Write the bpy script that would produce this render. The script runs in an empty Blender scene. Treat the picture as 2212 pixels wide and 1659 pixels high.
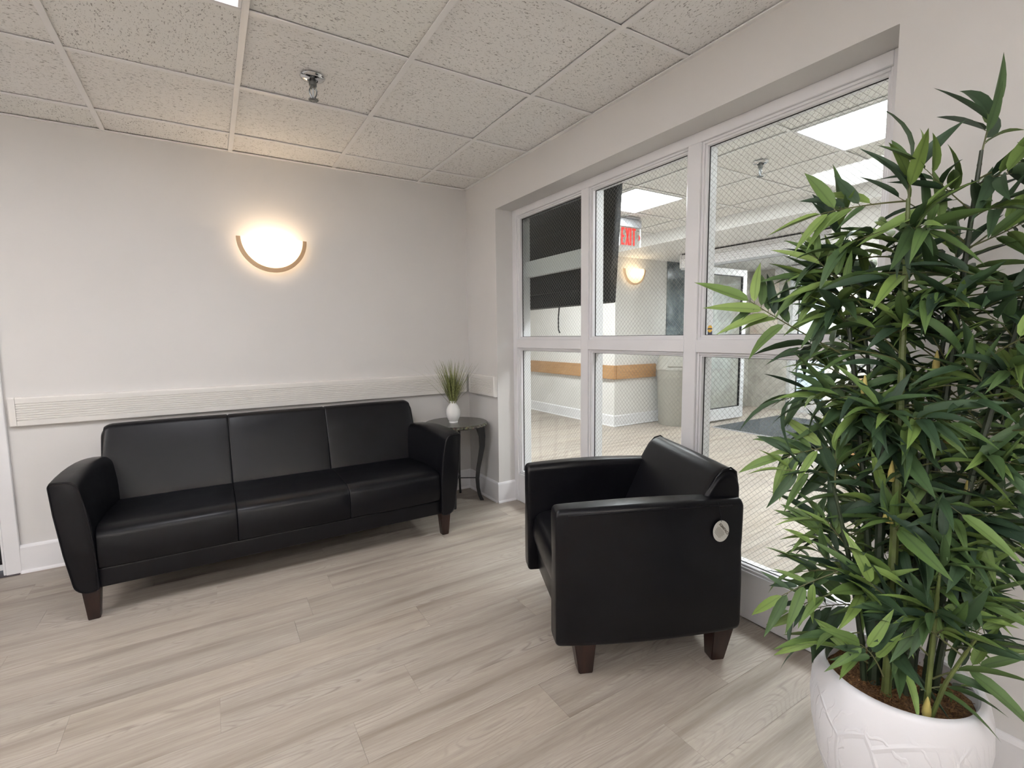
import bpy, bmesh, math, random
from mathutils import Vector, Matrix, noise
random.seed(7)
sc = bpy.context.scene
C = sc.collection
# ------------------------------------------------------------------ camera, world, exposure
YAW, PITCH, ROLL = math.radians(31.6905), math.radians(-5.6082), math.radians(-0.6472)
FPX = 1049.81
CAM = Vector((-1.7932, -3.5760, 1.2530))
fw0 = Vector((math.sin(YAW), math.cos(YAW), 0)); rt0 = Vector((math.cos(YAW), -math.sin(YAW), 0)); up0 = Vector((0, 0, 1))
fw = fw0*math.cos(PITCH) + up0*math.sin(PITCH); upv = up0*math.cos(PITCH) - fw0*math.sin(PITCH)
rt = rt0*math.cos(ROLL) + upv*math.sin(ROLL); upv = upv*math.cos(ROLL) - rt0*math.sin(ROLL)
cam = bpy.data.cameras.new('camera'); cam.sensor_width = 36; cam.lens = FPX/2212*36; cam.clip_start = .02
co = bpy.data.objects.new('camera', cam); C.objects.link(co)
co.matrix_world = Matrix(((rt.x, upv.x, -fw.x, CAM.x), (rt.y, upv.y, -fw.y, CAM.y), (rt.z, upv.z, -fw.z, CAM.z), (0, 0, 0, 1)))
sc.camera = co
w = bpy.data.worlds.new('world'); sc.world = w; w.use_nodes = True
w.node_tree.nodes['Background'].inputs[0].default_value = (.82, .9, 1, 1)
w.node_tree.nodes['Background'].inputs[1].default_value = 1.6
sc.view_settings.view_transform = 'Standard'; sc.view_settings.look = 'None'
sc.view_settings.exposure = 0.64; sc.view_settings.gamma = 1; sc.view_settings.use_curve_mapping = False
L_ROOM, L_LOBBY = 13.3, 40.0      # radiance of the lamp diffusers
HC, HL = 2.407, 2.42                             # ceiling heights, lounge and lobby

# ------------------------------------------------------------------ materials
class NT:
    def __init__(s, name):
        s.m = bpy.data.materials.new(name); s.m.use_nodes = True; s.t = s.m.node_tree
        s.b = s.t.nodes['Principled BSDF']; s.out = s.t.nodes['Material Output']
    def n(s, kind, **kw):
        nd = s.t.nodes.new('ShaderNode'+kind)
        for k, v in kw.items():
            if k.startswith('i_'):
                k = k[2:]; nd.inputs[int(k) if k.isdigit() else k.replace('_', ' ')].default_value = v
            else: setattr(nd, k, v)
        return nd
    def l(s, a, b): s.t.links.new(a, b)
    def ramp(s, src, stops, interp='LINEAR'):
        r = s.n('ValToRGB'); e = r.color_ramp; e.interpolation = interp
        while len(e.elements) < len(stops): e.elements.new(.5)
        for el, (p, c) in zip(e.elements, stops):
            el.position = p; el.color = (*c, 1) if len(c) == 3 else c
        s.l(src, r.inputs[0]); return r.outputs[0]
    def bump(s, h, strength, dist):
        b = s.n('Bump', i_Strength=strength, i_Distance=dist); s.l(h, b.inputs['Height']); s.l(b.outputs[0], s.b.inputs['Normal']); return b
def P(name, col, rough=.5, metal=0, spec=.5, var=0, vscale=6, bump=0, bscale=200, bdist=.001, coat=0):
    t = NT(name); b = t.b
    b.inputs['Base Color'].default_value = (*col, 1); b.inputs['Roughness'].default_value = rough
    b.inputs['Metallic'].default_value = metal; b.inputs['Specular IOR Level'].default_value = spec
    if coat: b.inputs['Coat Weight'].default_value = coat; b.inputs['Coat Roughness'].default_value = .15
    g = t.n('NewGeometry')
    nz = t.n('TexNoise', i_Scale=vscale, i_Detail=4.0); t.l(g.outputs['Position'], nz.inputs['Vector'])
    v = max(var, .02)
    t.l(t.ramp(nz.outputs[0], [(.3, tuple(c*(1-v) for c in col)), (.7, tuple(min(1, c*(1+v)) for c in col))]), b.inputs['Base Color'])
    if bump:
        n2 = t.n('TexNoise', i_Scale=bscale, i_Detail=3.0); t.l(g.outputs['Position'], n2.inputs['Vector']); t.bump(n2.outputs[0], bump, bdist)
    return t.m
def emit(name, col, s, base=(.8, .8, .8)):
    t = NT(name); t.b.inputs['Base Color'].default_value = (*base, 1)
    t.b.inputs['Emission Color'].default_value = (*col, 1); t.b.inputs['Emission Strength'].default_value = s; return t.m
def mapped(t, scale, loc=None, rot=(0, 0, 0), coord='Position'):
    mp = t.n('Mapping'); mp.inputs['Scale'].default_value = scale; mp.inputs['Rotation'].default_value = rot
    if coord == 'Position': g = t.n('NewGeometry'); src = g.outputs['Position']
    else: g = t.n('TexCoord'); src = g.outputs[coord]
    if loc is not None:
        a = t.n('VectorMath', operation='ADD'); t.l(src, a.inputs[0]); t.l(loc, a.inputs[1]); src = a.outputs[0]
    t.l(src, mp.inputs['Vector']); return mp.outputs[0]
def objrand(t, k=(31, 17, 0)):
    oi = t.n('ObjectInfo'); cb = t.n('CombineXYZ')
    for i in range(3):
        m = t.n('Math', operation='MULTIPLY', i_1=float(k[i])); t.l(oi.outputs['Random'], m.inputs[0]); t.l(m.outputs[0], cb.inputs[i])
    return cb.outputs[0], oi.outputs['Random']
def math_(t, op, a, b):
    m = t.n('Math', operation=op)
    for i, v in enumerate((a, b)):
        if isinstance(v, (int, float)): m.inputs[i].default_value = v
        else: t.l(v, m.inputs[i])
    return m.outputs[0]
def mixc(t, fac, a, b, mode='MIX'):
    m = t.n('Mix', data_type='RGBA', blend_type=mode)
    for i, v in ((0, fac), (6, a), (7, b)):
        if isinstance(v, (int, float)): m.inputs[i].default_value = v
        elif isinstance(v, tuple): m.inputs[i].default_value = (*v, 1)
        else: t.l(v, m.inputs[i])
    return m.outputs[2]

def plank_mat():
    t = NT('vinyl_plank'); off, rnd = objrand(t, (57, 23, 0))
    soft = t.n('TexNoise', i_Scale=1.0, i_Detail=5.0, i_Roughness=.55); t.l(mapped(t, (.9, 13, 1), off), soft.inputs['Vector'])
    fine = t.n('TexNoise', i_Scale=1.0, i_Detail=6.0, i_Roughness=.7); t.l(mapped(t, (7, 150, 1), off), fine.inputs['Vector'])
    # growth rings: contour lines of a stretched noise field
    fld = t.n('TexNoise', i_Scale=1.0, i_Detail=1.5, i_Roughness=.35); t.l(mapped(t, (1.5, 8, 1), off), fld.inputs['Vector'])
    sn = math_(t, 'SINE', math_(t, 'MULTIPLY', fld.outputs[0], 170.0), 0.0)
    ring = math_(t, 'POWER', math_(t, 'MULTIPLY', math_(t, 'ADD', sn, 1.0), .5), 5.0)
    msk = t.ramp(soft.outputs[0], [(.50, (0, 0, 0)), (.68, (1, 1, 1))])
    ring = math_(t, 'MULTIPLY', ring, msk)
    base = t.ramp(soft.outputs[0], [(.30, (.255, .215, .178)), (.44, (.37, .322, .274)), (.54, (.43, .38, .328)), (.75, (.475, .425, .37))])
    col = mixc(t, math_(t, 'MULTIPLY', t.ramp(fine.outputs[0], [(.35, (1, 1, 1)), (.62, (0, 0, 0))]), .36), base, (.20, .16, .125))
    col = mixc(t, math_(t, 'MULTIPLY', ring, .5), col, (.155, .12, .093))
    tone = t.ramp(rnd, [(0, (.93, .935, .94)), (.5, (1, 1, 1)), (1, (1.03, 1.02, 1.0))])
    t.l(mixc(t, 1.0, col, tone, 'MULTIPLY'), t.b.inputs['Base Color'])
    t.b.inputs['Roughness'].default_value = .48; t.b.inputs['Specular IOR Level'].default_value = .4
    t.bump(fine.outputs[0], .12, .001); return t.m
def tile_mat():
    t = NT('mineral_ceiling_tile'); off, rnd = objrand(t, (13, 29, 0))
    ang = math_(t, 'MULTIPLY', math_(t, 'FLOOR', math_(t, 'MULTIPLY', rnd, 7.0), 0.0), math.pi/2)
    g = t.n('NewGeometry'); vr = t.n('VectorRotate', rotation_type='Z_AXIS'); t.l(g.outputs['Position'], vr.inputs['Vector']); t.l(ang, vr.inputs['Angle'])
    ad = t.n('VectorMath', operation='ADD'); t.l(vr.outputs[0], ad.inputs[0]); t.l(off, ad.inputs[1])
    def nz(scale, dist, det=2.0):
        mp = t.n('Mapping'); mp.inputs['Scale'].default_value = scale; t.l(ad.outputs[0], mp.inputs[0])
        n = t.n('TexNoise', i_Scale=1.0, i_Detail=det, i_Distortion=dist); t.l(mp.outputs[0], n.inputs['Vector']); return n.outputs[0]
    fis = t.ramp(nz((80, 165, 1), .9), [(.345, (1, 1, 1)), (.385, (0, 0, 0))])
    pin = t.ramp(nz((190, 190, 1), 0), [(.275, (1, 1, 1)), (.31, (0, 0, 0))])
    hole = math_(t, 'MAXIMUM', fis, math_(t, 'MULTIPLY', pin, .8))
    tone = t.ramp(rnd, [(0, (.885, .87, .84)), (.5, (.90, .89, .87)), (1, (.885, .88, .84))])
    t.l(mixc(t, math_(t, 'MULTIPLY', hole, .68), tone, (.20, .18, .155)), t.b.inputs['Base Color'])
    t.b.inputs['Roughness'].default_value = .95; t.b.inputs['Specular IOR Level'].default_value = .15
    inv = math_(t, 'SUBTRACT', 1.0, hole); t.bump(inv, .5, .003); return t.m
def leather_mat():
    t = NT('black_leather')
    v = t.n('TexVoronoi', i_Scale=420.0); g = t.n('NewGeometry'); t.l(g.outputs['Position'], v.inputs['Vector'])
    n = t.n('TexNoise', i_Scale=9.0, i_Detail=5.0, i_Roughness=.6); t.l(g.outputs['Position'], n.inputs['Vector'])
    wr = t.n('TexNoise', i_Scale=12.0, i_Detail=2.0, i_Distortion=.6); t.l(g.outputs['Position'], wr.inputs['Vector'])
    t.l(t.ramp(n.outputs[0], [(.3, (.0022, .0022, .0034)), (.7, (.0038, .0038, .0055))]), t.b.inputs['Base Color'])
    t.l(t.ramp(n.outputs[0], [(.3, (.32,)*3), (.7, (.38,)*3)]), t.b.inputs['Roughness'])
    t.b.inputs['Specular IOR Level'].default_value = .24
    h = math_(t, 'ADD', math_(t, 'MULTIPLY', v.outputs[0], .05), math_(t, 'MULTIPLY', wr.outputs[0], .45))
    t.bump(h, .10, .004); return t.m
def glass_mat(name='wired_glass', tint=(.93, .96, .95), refl=1.0):
    t = NT(name); t.t.nodes.remove(t.b)
    tr = t.n('BsdfTransparent'); tr.inputs[0].default_value = (*tint, 1)
    gl = t.n('BsdfGlossy'); gl.inputs['Roughness'].default_value = .02; gl.inputs[0].default_value = (refl, refl, refl, 1)
    g = t.n('NewGeometry'); dt = t.n('VectorMath', operation='DOT_PRODUCT'); t.l(g.outputs['Normal'], dt.inputs[0]); t.l(g.outputs['Incoming'], dt.inputs[1])
    c = math_(t, 'SUBTRACT', 1.0, math_(t, 'ABSOLUTE', dt.outputs['Value'], 0.0)); mx = t.n('MixShader')
    fr = math_(t, 'ADD', .022, math_(t, 'MULTIPLY', math_(t, 'POWER', c, 5.0), .9))       # thin-sheet Fresnel reflection
    t.l(fr, mx.inputs[0]); t.l(tr.outputs[0], mx.inputs[1]); t.l(gl.outputs[0], mx.inputs[2]); t.l(mx.outputs[0], t.out.inputs[0]); return t.m
def shade_mat(name, col):
    t = NT(name); t.t.nodes.remove(t.b); d = t.n('BsdfDiffuse'); tr = t.n('BsdfTranslucent'); mx = t.n('MixShader', i_0=.6)
    d.inputs[0].default_value = (*col, 1); tr.inputs[0].default_value = (*col, 1)
    t.l(d.outputs[0], mx.inputs[1]); t.l(tr.outputs[0], mx.inputs[2]); t.l(mx.outputs[0], t.out.inputs[0]); return t.m
def granite_mat():
    t = NT('dark_granite'); g = t.n('NewGeometry')
    v = t.n('TexVoronoi', i_Scale=130.0, feature='SMOOTH_F1'); t.l(g.outputs['Position'], v.inputs['Vector'])
    n = t.n('TexNoise', i_Scale=70.0, i_Detail=4.0); t.l(g.outputs['Position'], n.inputs['Vector'])
    c = t.ramp(n.outputs[0], [(.35, (.018, .017, .013)), (.55, (.075, .07, .055)), (.72, (.22, .2, .15))])
    t.l(mixc(t, .35, c, v.outputs['Color'], 'SOFT_LIGHT'), t.b.inputs['Base Color']); t.b.inputs['Roughness'].default_value = .18; return t.m
def marble_mat(name, a, b, c):
    t = NT(name); g = t.n('NewGeometry')
    n = t.n('TexNoise', i_Scale=3.0, i_Detail=7.0, i_Roughness=.62, i_Distortion=1.2); t.l(g.outputs['Position'], n.inputs['Vector'])
    t.l(t.ramp(n.outputs[0], [(.3, a), (.52, b), (.72, c)]), t.b.inputs['Base Color']); t.b.inputs['Roughness'].default_value = .2; return t.m
def wood_mat(name, a, b, rough=.35, scale=(3, 40, 40)):
    t = NT(name); n = t.n('TexNoise', i_Scale=1.0, i_Detail=5.0, i_Distortion=.5); t.l(mapped(t, scale), n.inputs['Vector'])
    t.l(t.ramp(n.outputs[0], [(.3, a), (.7, b)]), t.b.inputs['Base Color']); t.b.inputs['Roughness'].default_value = rough; return t.m
def leaf_mat(name, island, young=False):
    t = NT(name)
    if island: r = t.n('NewGeometry').outputs['Random Per Island']
    else: r = t.n('ObjectInfo').outputs['Random']
    c = t.ramp(r, [(0, (.024, .050, .028)), (.35, (.040, .080, .034)), (.7, (.085, .15, .042)), (1, (.20, .30, .075))])
    if young: c = t.ramp(r, [(0, (.10, .17, .045)), (.5, (.16, .25, .06)), (1, (.24, .34, .10))])
    uv = t.n('UVMap'); sx = t.n('SeparateXYZ'); t.l(uv.outputs[0], sx.inputs[0])
    mid = t.ramp(sx.outputs[0], [(.40, (0, 0, 0)), (.5, (1, 1, 1)), (.60, (0, 0, 0))])
    c = mixc(t, math_(t, 'MULTIPLY', mid, .35), c, (.01, .022, .008))
    ve = t.n('TexWave', i_Scale=22.0, i_Distortion=1.0); t.l(uv.outputs[0], ve.inputs['Vector'])
    t.l(c, t.b.inputs['Base Color']); t.b.inputs['Roughness'].default_value = .5; t.b.inputs['Specular IOR Level'].default_value = .35
    t.b.inputs['Subsurface Weight'].default_value = 0; t.bump(ve.outputs[0], .15, .001); return t.m
def pot_mat():
    t = NT('embossed_white_ceramic'); tc = t.n('TexCoord')
    mp = t.n('Mapping'); mp.inputs['Scale'].default_value = (7, 7, 4.2); mp.inputs['Rotation'].default_value = (.5, .35, 0); t.l(tc.outputs['Object'], mp.inputs[0])
    v = t.n('TexVoronoi', feature='DISTANCE_TO_EDGE', i_Scale=1.4); t.l(mp.outputs[0], v.inputs['Vector'])
    vein = t.ramp(v.outputs[0], [(.0, (1, 1, 1)), (.05, (0, 0, 0))])
    wv = t.n('TexWave', i_Scale=2.6, i_Distortion=6.0, i_Detail=2.0); wv.inputs['Detail Scale'].default_value = 1.2; t.l(mp.outputs[0], wv.inputs['Vector'])
    wl = t.ramp(wv.outputs[0], [(.86, (0, 0, 0)), (.98, (.6, .6, .6))])
    t.l(mixc(t, .05, (.80, .80, .83), (.7, .7, .72)), t.b.inputs['Base Color']); t.b.inputs['Roughness'].default_value = .42
    sp = t.n('SeparateXYZ'); t.l(tc.outputs['Object'], sp.inputs[0])
    msk = t.ramp(sp.outputs[2], [(.335, (1, 1, 1)), (.365, (0, 0, 0))])
    t.bump(math_(t, 'MULTIPLY', math_(t, 'MAXIMUM', vein, wl), msk), .55, .004); return t.m
def soil_mat():
    t = NT('coir_fibre'); g = t.n('NewGeometry'); n = t.n('TexNoise', i_Scale=120.0, i_Detail=5.0, i_Distortion=1.5); t.l(g.outputs['Position'], n.inputs['Vector'])
    t.l(t.ramp(n.outputs[0], [(.30, (.04, .018, .007)), (.48, (.19, .09, .034)), (.7, (.40, .21, .08))]), t.b.inputs['Base Color']); t.b.inputs['Roughness'].default_value = .95
    t.bump(n.outputs[0], 1, .01); return t.m

M = dict(
    wall=P('wall_paint', (.69, .672, .655), .75, spec=.25, bump=.08, bscale=350, var=.012, vscale=2),
    lwall=P('lobby_wall_paint', (.74, .72, .69), .7, spec=.25, bump=.08, bscale=350),
    trim=P('white_trim_paint', (.80, .79, .80), .38, spec=.35, bump=.03, bscale=300, bdist=.0003),
    guard=P('cream_vinyl_guard', (.76, .735, .70), .45, spec=.4, bump=.15, bscale=500, bdist=.0004),
    grid=P('white_ceiling_grid', (.90, .89, .875), .4),
    tile=tile_mat(), plank=plank_mat(), leather=leather_mat(), glass=glass_mat(), dglass=glass_mat('clear_door_glass', (.95, .97, .97)),
    wire=P('steel_wire', (.30, .29, .27), .5, metal=.6), gasket=P('black_gasket', (.015, .015, .015), .6),
    walnut=wood_mat('dark_mahogany', (.010, .004, .003), (.026, .009, .006), .3, (60, 60, 6)),
    oak=wood_mat('honey_oak', (.40, .21, .085), (.52, .30, .135), .4, (6, 6, 60)),
    iron=P('black_iron', (.012, .012, .013), .5, bump=.2, bscale=120), granite=granite_mat(), ceramic=P('white_glazed_ceramic', (.82, .82, .81), .12),
    brass=P('brushed_gold', (.56, .39, .24), .5, metal=.1, bump=.2, bscale=300), chrome=P('chrome', (.62, .63, .64), .12, metal=1), steel=P('dull_brass_steel', (.20, .21, .21), .35, metal=.9),
    diff=emit('lamp_diffuser', (.975, .985, 1.04), L_ROOM), ldiff=emit('lobby_lamp_diffuser', (.98, .985, 1.02), L_LOBBY),
    sconce=shade_mat('sconce_glass', (1, .95, .86)), sconce2=shade_mat('lobby_sconce_glass', (1, .88, .72)), red=emit('exit_red', (1, .06, .045), .6, (.12, .004, .004)),
    black=P('black_plastic', (.004, .005, .007), .5, spec=.2, bump=.1, bscale=90), bin=P('beige_plastic', (.36, .345, .305), .5, bump=.1, bscale=200),
    mat=P('charcoal_mat', (.05, .058, .063), .95, var=.4, vscale=30, bump=.6, bscale=400, bdist=.003),
    dmarble=marble_mat('dark_marble', (.03, .04, .045), (.10, .125, .13), (.30, .33, .33)),
    lmarble=marble_mat('pale_marble', (.34, .32, .28), (.50, .48, .43), (.62, .60, .56)),
    panel=marble_mat('beige_stone_panel', (.56, .42, .36), (.66, .60, .52), (.72, .68, .62)), grey=P('grey_metal', (.42, .43, .45), .4),
    pot=pot_mat(), soil=soil_mat(), youngleaf=leaf_mat('young_bamboo_leaf', 0, True), leaf=leaf_mat('bamboo_leaf', 0), leafs=leaf_mat('bamboo_leaf_mass', 1),
    cane=P('bamboo_cane', (.022, .034, .016), .45, var=.4, vscale=20), canel=P('light_bamboo_cane', (.10, .13, .035), .45, var=.25, vscale=25),
    twig=P('bamboo_twig', (.10, .105, .04), .6), sheath=P('yellow_sheath', (.50, .42, .13), .6, var=.2, vscale=40),
    grass=P('grass_blade', (.22, .24, .085), .6, var=.55, vscale=90), paper=P('tag_card', (.66, .65, .60), .7), ink=P('tag_ink', (.16, .14, .11), .8),
    yellow=P('sticker_yellow', (.72, .45, .08), .5), navy=P('sticker_navy', (.05, .06, .10), .5), concrete=P('pavement', (.55, .56, .58), .9, bump=.3),
    shrub=P('snowy_evergreen', (.16, .21, .19), .8, var=.5, vscale=14), darkdoor=P('black_door', (.012, .01, .014), .25), roomdark=P('dark_threshold', (.035, .025, .03), .6))

# ------------------------------------------------------------------ geometry helpers
def link(name, me, mat, parent=None, smooth=False):
    if isinstance(me, bmesh.types.BMesh):
        bm = me; bmesh.ops.recalc_face_normals(bm, faces=bm.faces[:]); me = bpy.data.meshes.new(name); bm.to_mesh(me); bm.free()
    if mat and not me.materials: me.materials.append(M[mat] if isinstance(mat, str) else mat)
    if smooth:
        me.polygons.foreach_set('use_smooth', [True]*len(me.polygons))
        if smooth != 'all': me.set_sharp_from_angle(angle=math.radians(38))
    o = bpy.data.objects.new(name, me); C.objects.link(o)
    if parent: o.parent = parent
    return o
def empty(name, loc=(0, 0, 0), rz=0, parent=None):
    o = bpy.data.objects.new(name, None); o.empty_display_size = .05; C.objects.link(o); o.location = loc; o.rotation_euler.z = rz
    if parent: o.parent = parent
    return o
def tag(o, label=None, cat=None, group=None, kind=None):
    if label: o['label'] = label
    if cat: o['category'] = cat
    if group: o['group'] = group
    if kind: o['kind'] = kind
    return o
def struct(o, label=None): return tag(o, label, None, None, 'structure')
def bx(bm, x0, x1, y0, y1, z0, z1):
    v = [bm.verts.new((x, y, z)) for x in (x0, x1) for y in (y0, y1) for z in (z0, z1)]
    for f in ((0, 1, 3, 2), (4, 6, 7, 5), (0, 4, 5, 1), (2, 3, 7, 6), (0, 2, 6, 4), (1, 5, 7, 3)): bm.faces.new([v[i] for i in f])
    return v
def boxes(name, lst, mat, parent=None, bev=0, seg=1, smooth=False):
    bm = bmesh.new()
    for b in lst: bx(bm, *b)
    if bev: bmesh.ops.bevel(bm, geom=bm.edges[:], offset=bev, segments=seg, affect='EDGES', profile=.5)
    return link(name, bm, mat, parent, smooth or bool(bev and seg > 1))
def loft(bm, secs, close=True, cap=True):
    rings = [[bm.verts.new(p) for p in s] for s in secs]
    n = len(rings[0])
    for a, b in zip(rings, rings[1:]):
        for i in range(n if close else n-1): bm.faces.new((a[i], a[(i+1) % n], b[(i+1) % n], b[i]))
    if cap and close: bm.faces.new(rings[0][::-1]); bm.faces.new(rings[-1])
    return rings
def tube(bm, pts, r, n=6, cap=True):
    pts = [Vector(p) for p in pts]; secs = []
    rr = r if isinstance(r, (list, tuple)) else [r]*len(pts); ref = None
    for i, p in enumerate(pts):
        d = (pts[min(i+1, len(pts)-1)] - pts[max(i-1, 0)]).normalized()
        if ref is None: ref = Vector((0, 0, 1)) if abs(d.z) < .9 else Vector((1, 0, 0))
        a = d.cross(ref).normalized(); b = a.cross(d).normalized(); ref = b
        secs.append([p + (a*math.cos(t) + b*math.sin(t))*rr[i] for t in [2*math.pi*k/n for k in range(n)]])
    loft(bm, secs, True, cap)
def lathe(bm, prof, n=40, a0=0, a1=2*math.pi, sx=1, sy=1):
    full = abs(a1-a0-2*math.pi) < 1e-6; m = n if full else n+1
    rings = []
    for r, z in prof:
        if r < 1e-6: rings.append([bm.verts.new((0, 0, z))]*m)
        else: rings.append([bm.verts.new((r*sx*math.cos(a0+(a1-a0)*k/n), r*sy*math.sin(a0+(a1-a0)*k/n), z)) for k in range(m)])
    for A, B in zip(rings, rings[1:]):
        for k in range(n):
            vs = []
            for v in (A[k], A[(k+1) % m], B[(k+1) % m], B[k]):
                if v not in vs: vs.append(v)
            if len(vs) > 2: bm.faces.new(vs)
def chaikin(pts, it=2, closed=True):
    pts = [Vector(p) for p in pts]
    for _ in range(it):
        out = []
        n = len(pts)
        for i in range(n if closed else n-1):
            a, b = pts[i], pts[(i+1) % n]; out += [a*.75+b*.25, a*.25+b*.75]
        if not closed: out = [pts[0]] + out + [pts[-1]]
        pts = out
    return pts
def roundpoly(pts, r, seg=4):
    out = []; n = len(pts); pts = [Vector(p) for p in pts]
    for i, p in enumerate(pts):
        rad = r[i] if isinstance(r, (list, tuple)) else r
        a, b = pts[i-1]-p, pts[(i+1) % n]-p
        rad = min(rad, a.length*.45, b.length*.45)
        pa, pb = p+a.normalized()*rad, p+b.normalized()*rad
        for k in range(seg+1):
            t = k/seg; out.append(pa*(1-t)**2 + p*2*t*(1-t) + pb*t*t)
    return out
def softloft(bm, stations, e, steps=4, expo=1.0):
    """stations: list of rings (lists of Vectors). Rounds both ends by insetting the rings with distance e."""
    def inset(ring, k, other, depth):
        c = sum(ring, Vector())/len(ring); ax = (other-c).normalized()
        return [p + (c-p).normalized()*min(k, (c-p).length*.5) + ax*depth for p in ring]
    secs = []
    c0 = sum(stations[1], Vector())/len(stations[1]); c1 = sum(stations[-2], Vector())/len(stations[-2])
    for k in range(steps):
        t = math.pi/2*k/steps; secs.append(inset(stations[0], e*(1-math.sin(t)), c0, e*(1-math.cos(t))*0 + 0))
        d = e*(1-math.sin(t)); h = e*math.cos(t)
        secs[-1] = [p for p in secs[-1]]
    out = []
    # ends: ring k is inset by e(1-sin t) and pulled in by e(1-cos(pi/2-t))
    for k in range(steps):
        t = math.pi/2*k/steps; out.append(inset(stations[0], e*(1-math.sin(t)), c0, e*0))
    res = []
    for k in range(steps+1):
        t = math.pi/2*k/steps; res.append(inset(stations[0], e*(1-math.sin(t)), c0, e*(1-math.cos(t))))
    res += stations[1:-1]
    for k in range(steps, -1, -1):
        t = math.pi/2*k/steps; res.append(inset(stations[-1], e*(1-math.sin(t)), c1, e*(1-math.cos(t))))
    loft(bm, res)
def dup(o, parent=None, loc=None, rz=None):
    c = o.copy(); C.objects.link(c)
    if parent: c.parent = parent
    if loc is not None: c.location = loc
    if rz is not None: c.rotation_euler.z = rz
    return c
def dup_tree(o, loc, rz=None):
    r = dup(o, None, loc, rz)
    for ch in o.children:
        c = dup(ch, r)
        for g in ch.children: dup(g, c)
    return r
def text_mesh(name, body, size, extrude, mat, parent, mw, align='CENTER', bold=0):
    cu = bpy.data.curves.new(name, 'FONT'); cu.body = body; cu.size = size; cu.extrude = extrude; cu.align_x = align; cu.align_y = 'CENTER'; cu.offset = bold
    t = bpy.data.objects.new(name, cu); C.objects.link(t)
    dg = bpy.context.evaluated_depsgraph_get(); me = bpy.data.meshes.new_from_object(t.evaluated_get(dg)); bpy.data.objects.remove(t)
    me.materials.clear(); o = link(name, me, mat, parent); o.matrix_local = mw; return o

# ------------------------------------------------------------------ room shell
floor = struct(boxes('floor', [(-4.7, 7, -5.7, 4.2, -.12, -.0042)], 'plank'))
PW, PL = .1825, 1.22
pm = bmesh.new(); bx(pm, -.5, .5, -.5, .5, -.5, .5)
pme = bpy.data.meshes.new('plank'); pm.to_mesh(pme); pm.free(); pme.materials.append(M['plank'])
joints = {0: -.62, 1: -1.235, 5: -.62, -5: -.62, 2: -.25, 3: -.86, 4: -1.5, -1: -1.05, -2: -.33, -3: -1.47, -4: -.12, 6: -1.1, 7: -.4, -6: -1.3, -7: -.9, -8: -.2, -9: -1.6}
def plank(x0, x1, ya, yb):
    if x1-x0 < .02: return
    o = bpy.data.objects.new('plank', pme); C.objects.link(o); o.parent = floor
    o.location = ((x0+x1)/2, (ya+yb)/2, -.003); o.scale = (x1-x0-.0007, abs(yb-ya)-.0006, .006)
def row_planks(r, y1, xa, xb, y0=None):
    j = joints.get(r, ((r*0.377) % 1)*1.22); x = xa
    nxt = j + math.ceil((xa-j)/PL + 1e-6)*PL
    while x < xb - .01:
        e = min(nxt, xb); plank(x, e, y1-PW if y0 is None else y0, y1); x = e; nxt += PL
for r in range(-10, 12):
    y1 = -1.675 - r*PW
    if y1 <= -3.3: break
    if y1-PW > -.02: continue
    row_planks(r, min(y1, -.001), -2.95, -.001 if not (-2.88 < y1-PW/2 < -.47) else .138, y1-PW)
for r in range(-26, 8):                                   # lobby rows
    y1 = -1.675 - r*PW
    xb = 2.84 if y1-PW/2 > 1.30 or y1-PW/2 < -1.34 else 5.9
    row_planks(r, y1, .272, xb)

ceiling = struct(boxes('ceiling', [(-4.7, .0, -5.7, 0, HC+.03, HC+.16), (.0, 2.68, -4.5, 4.2, HL+.03, HL+.16), (2.68, 7, -4.5, 4.2, HL-.122, HL+.16)], 'grid'))
def tile_mesh(a, b):
    bm = bmesh.new(); bx(bm, -a/2, a/2, -b/2, b/2, 0, .014)
    me = bpy.data.meshes.new('ceiling_tile'); bmesh.ops.bevel(bm, geom=[e for e in bm.edges], offset=.003, segments=1, affect='EDGES'); bm.to_mesh(me); bm.free(); me.materials.append(M['tile']); return me
tm = tile_mesh(.597, .597); th = tile_mesh(.597, .302)
def tile(x0, x1, y0, y1, z, me=None):
    o = bpy.data.objects.new('ceiling_tile', me or tm); C.objects.link(o); o.parent = ceiling
    o.location = ((x0+x1)/2, (y0+y1)/2, z+.0065+random.uniform(0, .003))
    if me is None: o.scale = ((x1-x0-.012)/.597, (y1-y0-.012)/.597, 1)
    o.rotation_euler = (random.uniform(-.002, .002), random.uniform(-.002, .002), 0)
def runner(x0, x1, y0, y1, z):
    boxes('grid_runner', [(x0, x1, y0, y1, z, z+.004), ((x0+x1)/2-.002 if x1-x0 < .1 else x0, (x0+x1)/2+.002 if x1-x0 < .1 else x1, (y0+y1)/2-.002 if y1-y0 < .1 else y0, (y0+y1)/2+.002 if y1-y0 < .1 else y1, z+.003, z+.03)], 'grid', ceiling, .0006)
GX = [-.397-.61*k for k in range(7)]; GY = [-.30-.61*k for k in range(9)]
xs = [0.0]+GX+[-4.6]; ys = [0.0]+GY+[-5.6]
lights = []
LIT = {(3, 3), (3, 7), (6, 3), (6, 7)}
for i in range(len(xs)-1):
    for j in range(len(ys)-1):
        x1, x0, y1, y0 = xs[i], xs[i+1], ys[j], ys[j+1]
        if (i, j) in LIT: lights.append((x0, x1, y0, y1)); continue
        if (i, j) == (2, 2):
            ym = (y0+y1)/2; tile(x0, x1, ym+.001, y1-.004, HC, th); tile(x0, x1, y0+.004, ym-.001, HC, th); continue
        tile(x0, x1, y0, y1, HC)
for x in GX: runner(x-.012, x+.012, -5.6, 0, HC)
for y in GY:
    for i in range(len(xs)-1): runner(xs[i+1]+(.012 if i < len(xs)-2 else 0), xs[i]-(.012 if i else 0), y-.012, y+.012, HC+.0002)
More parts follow.
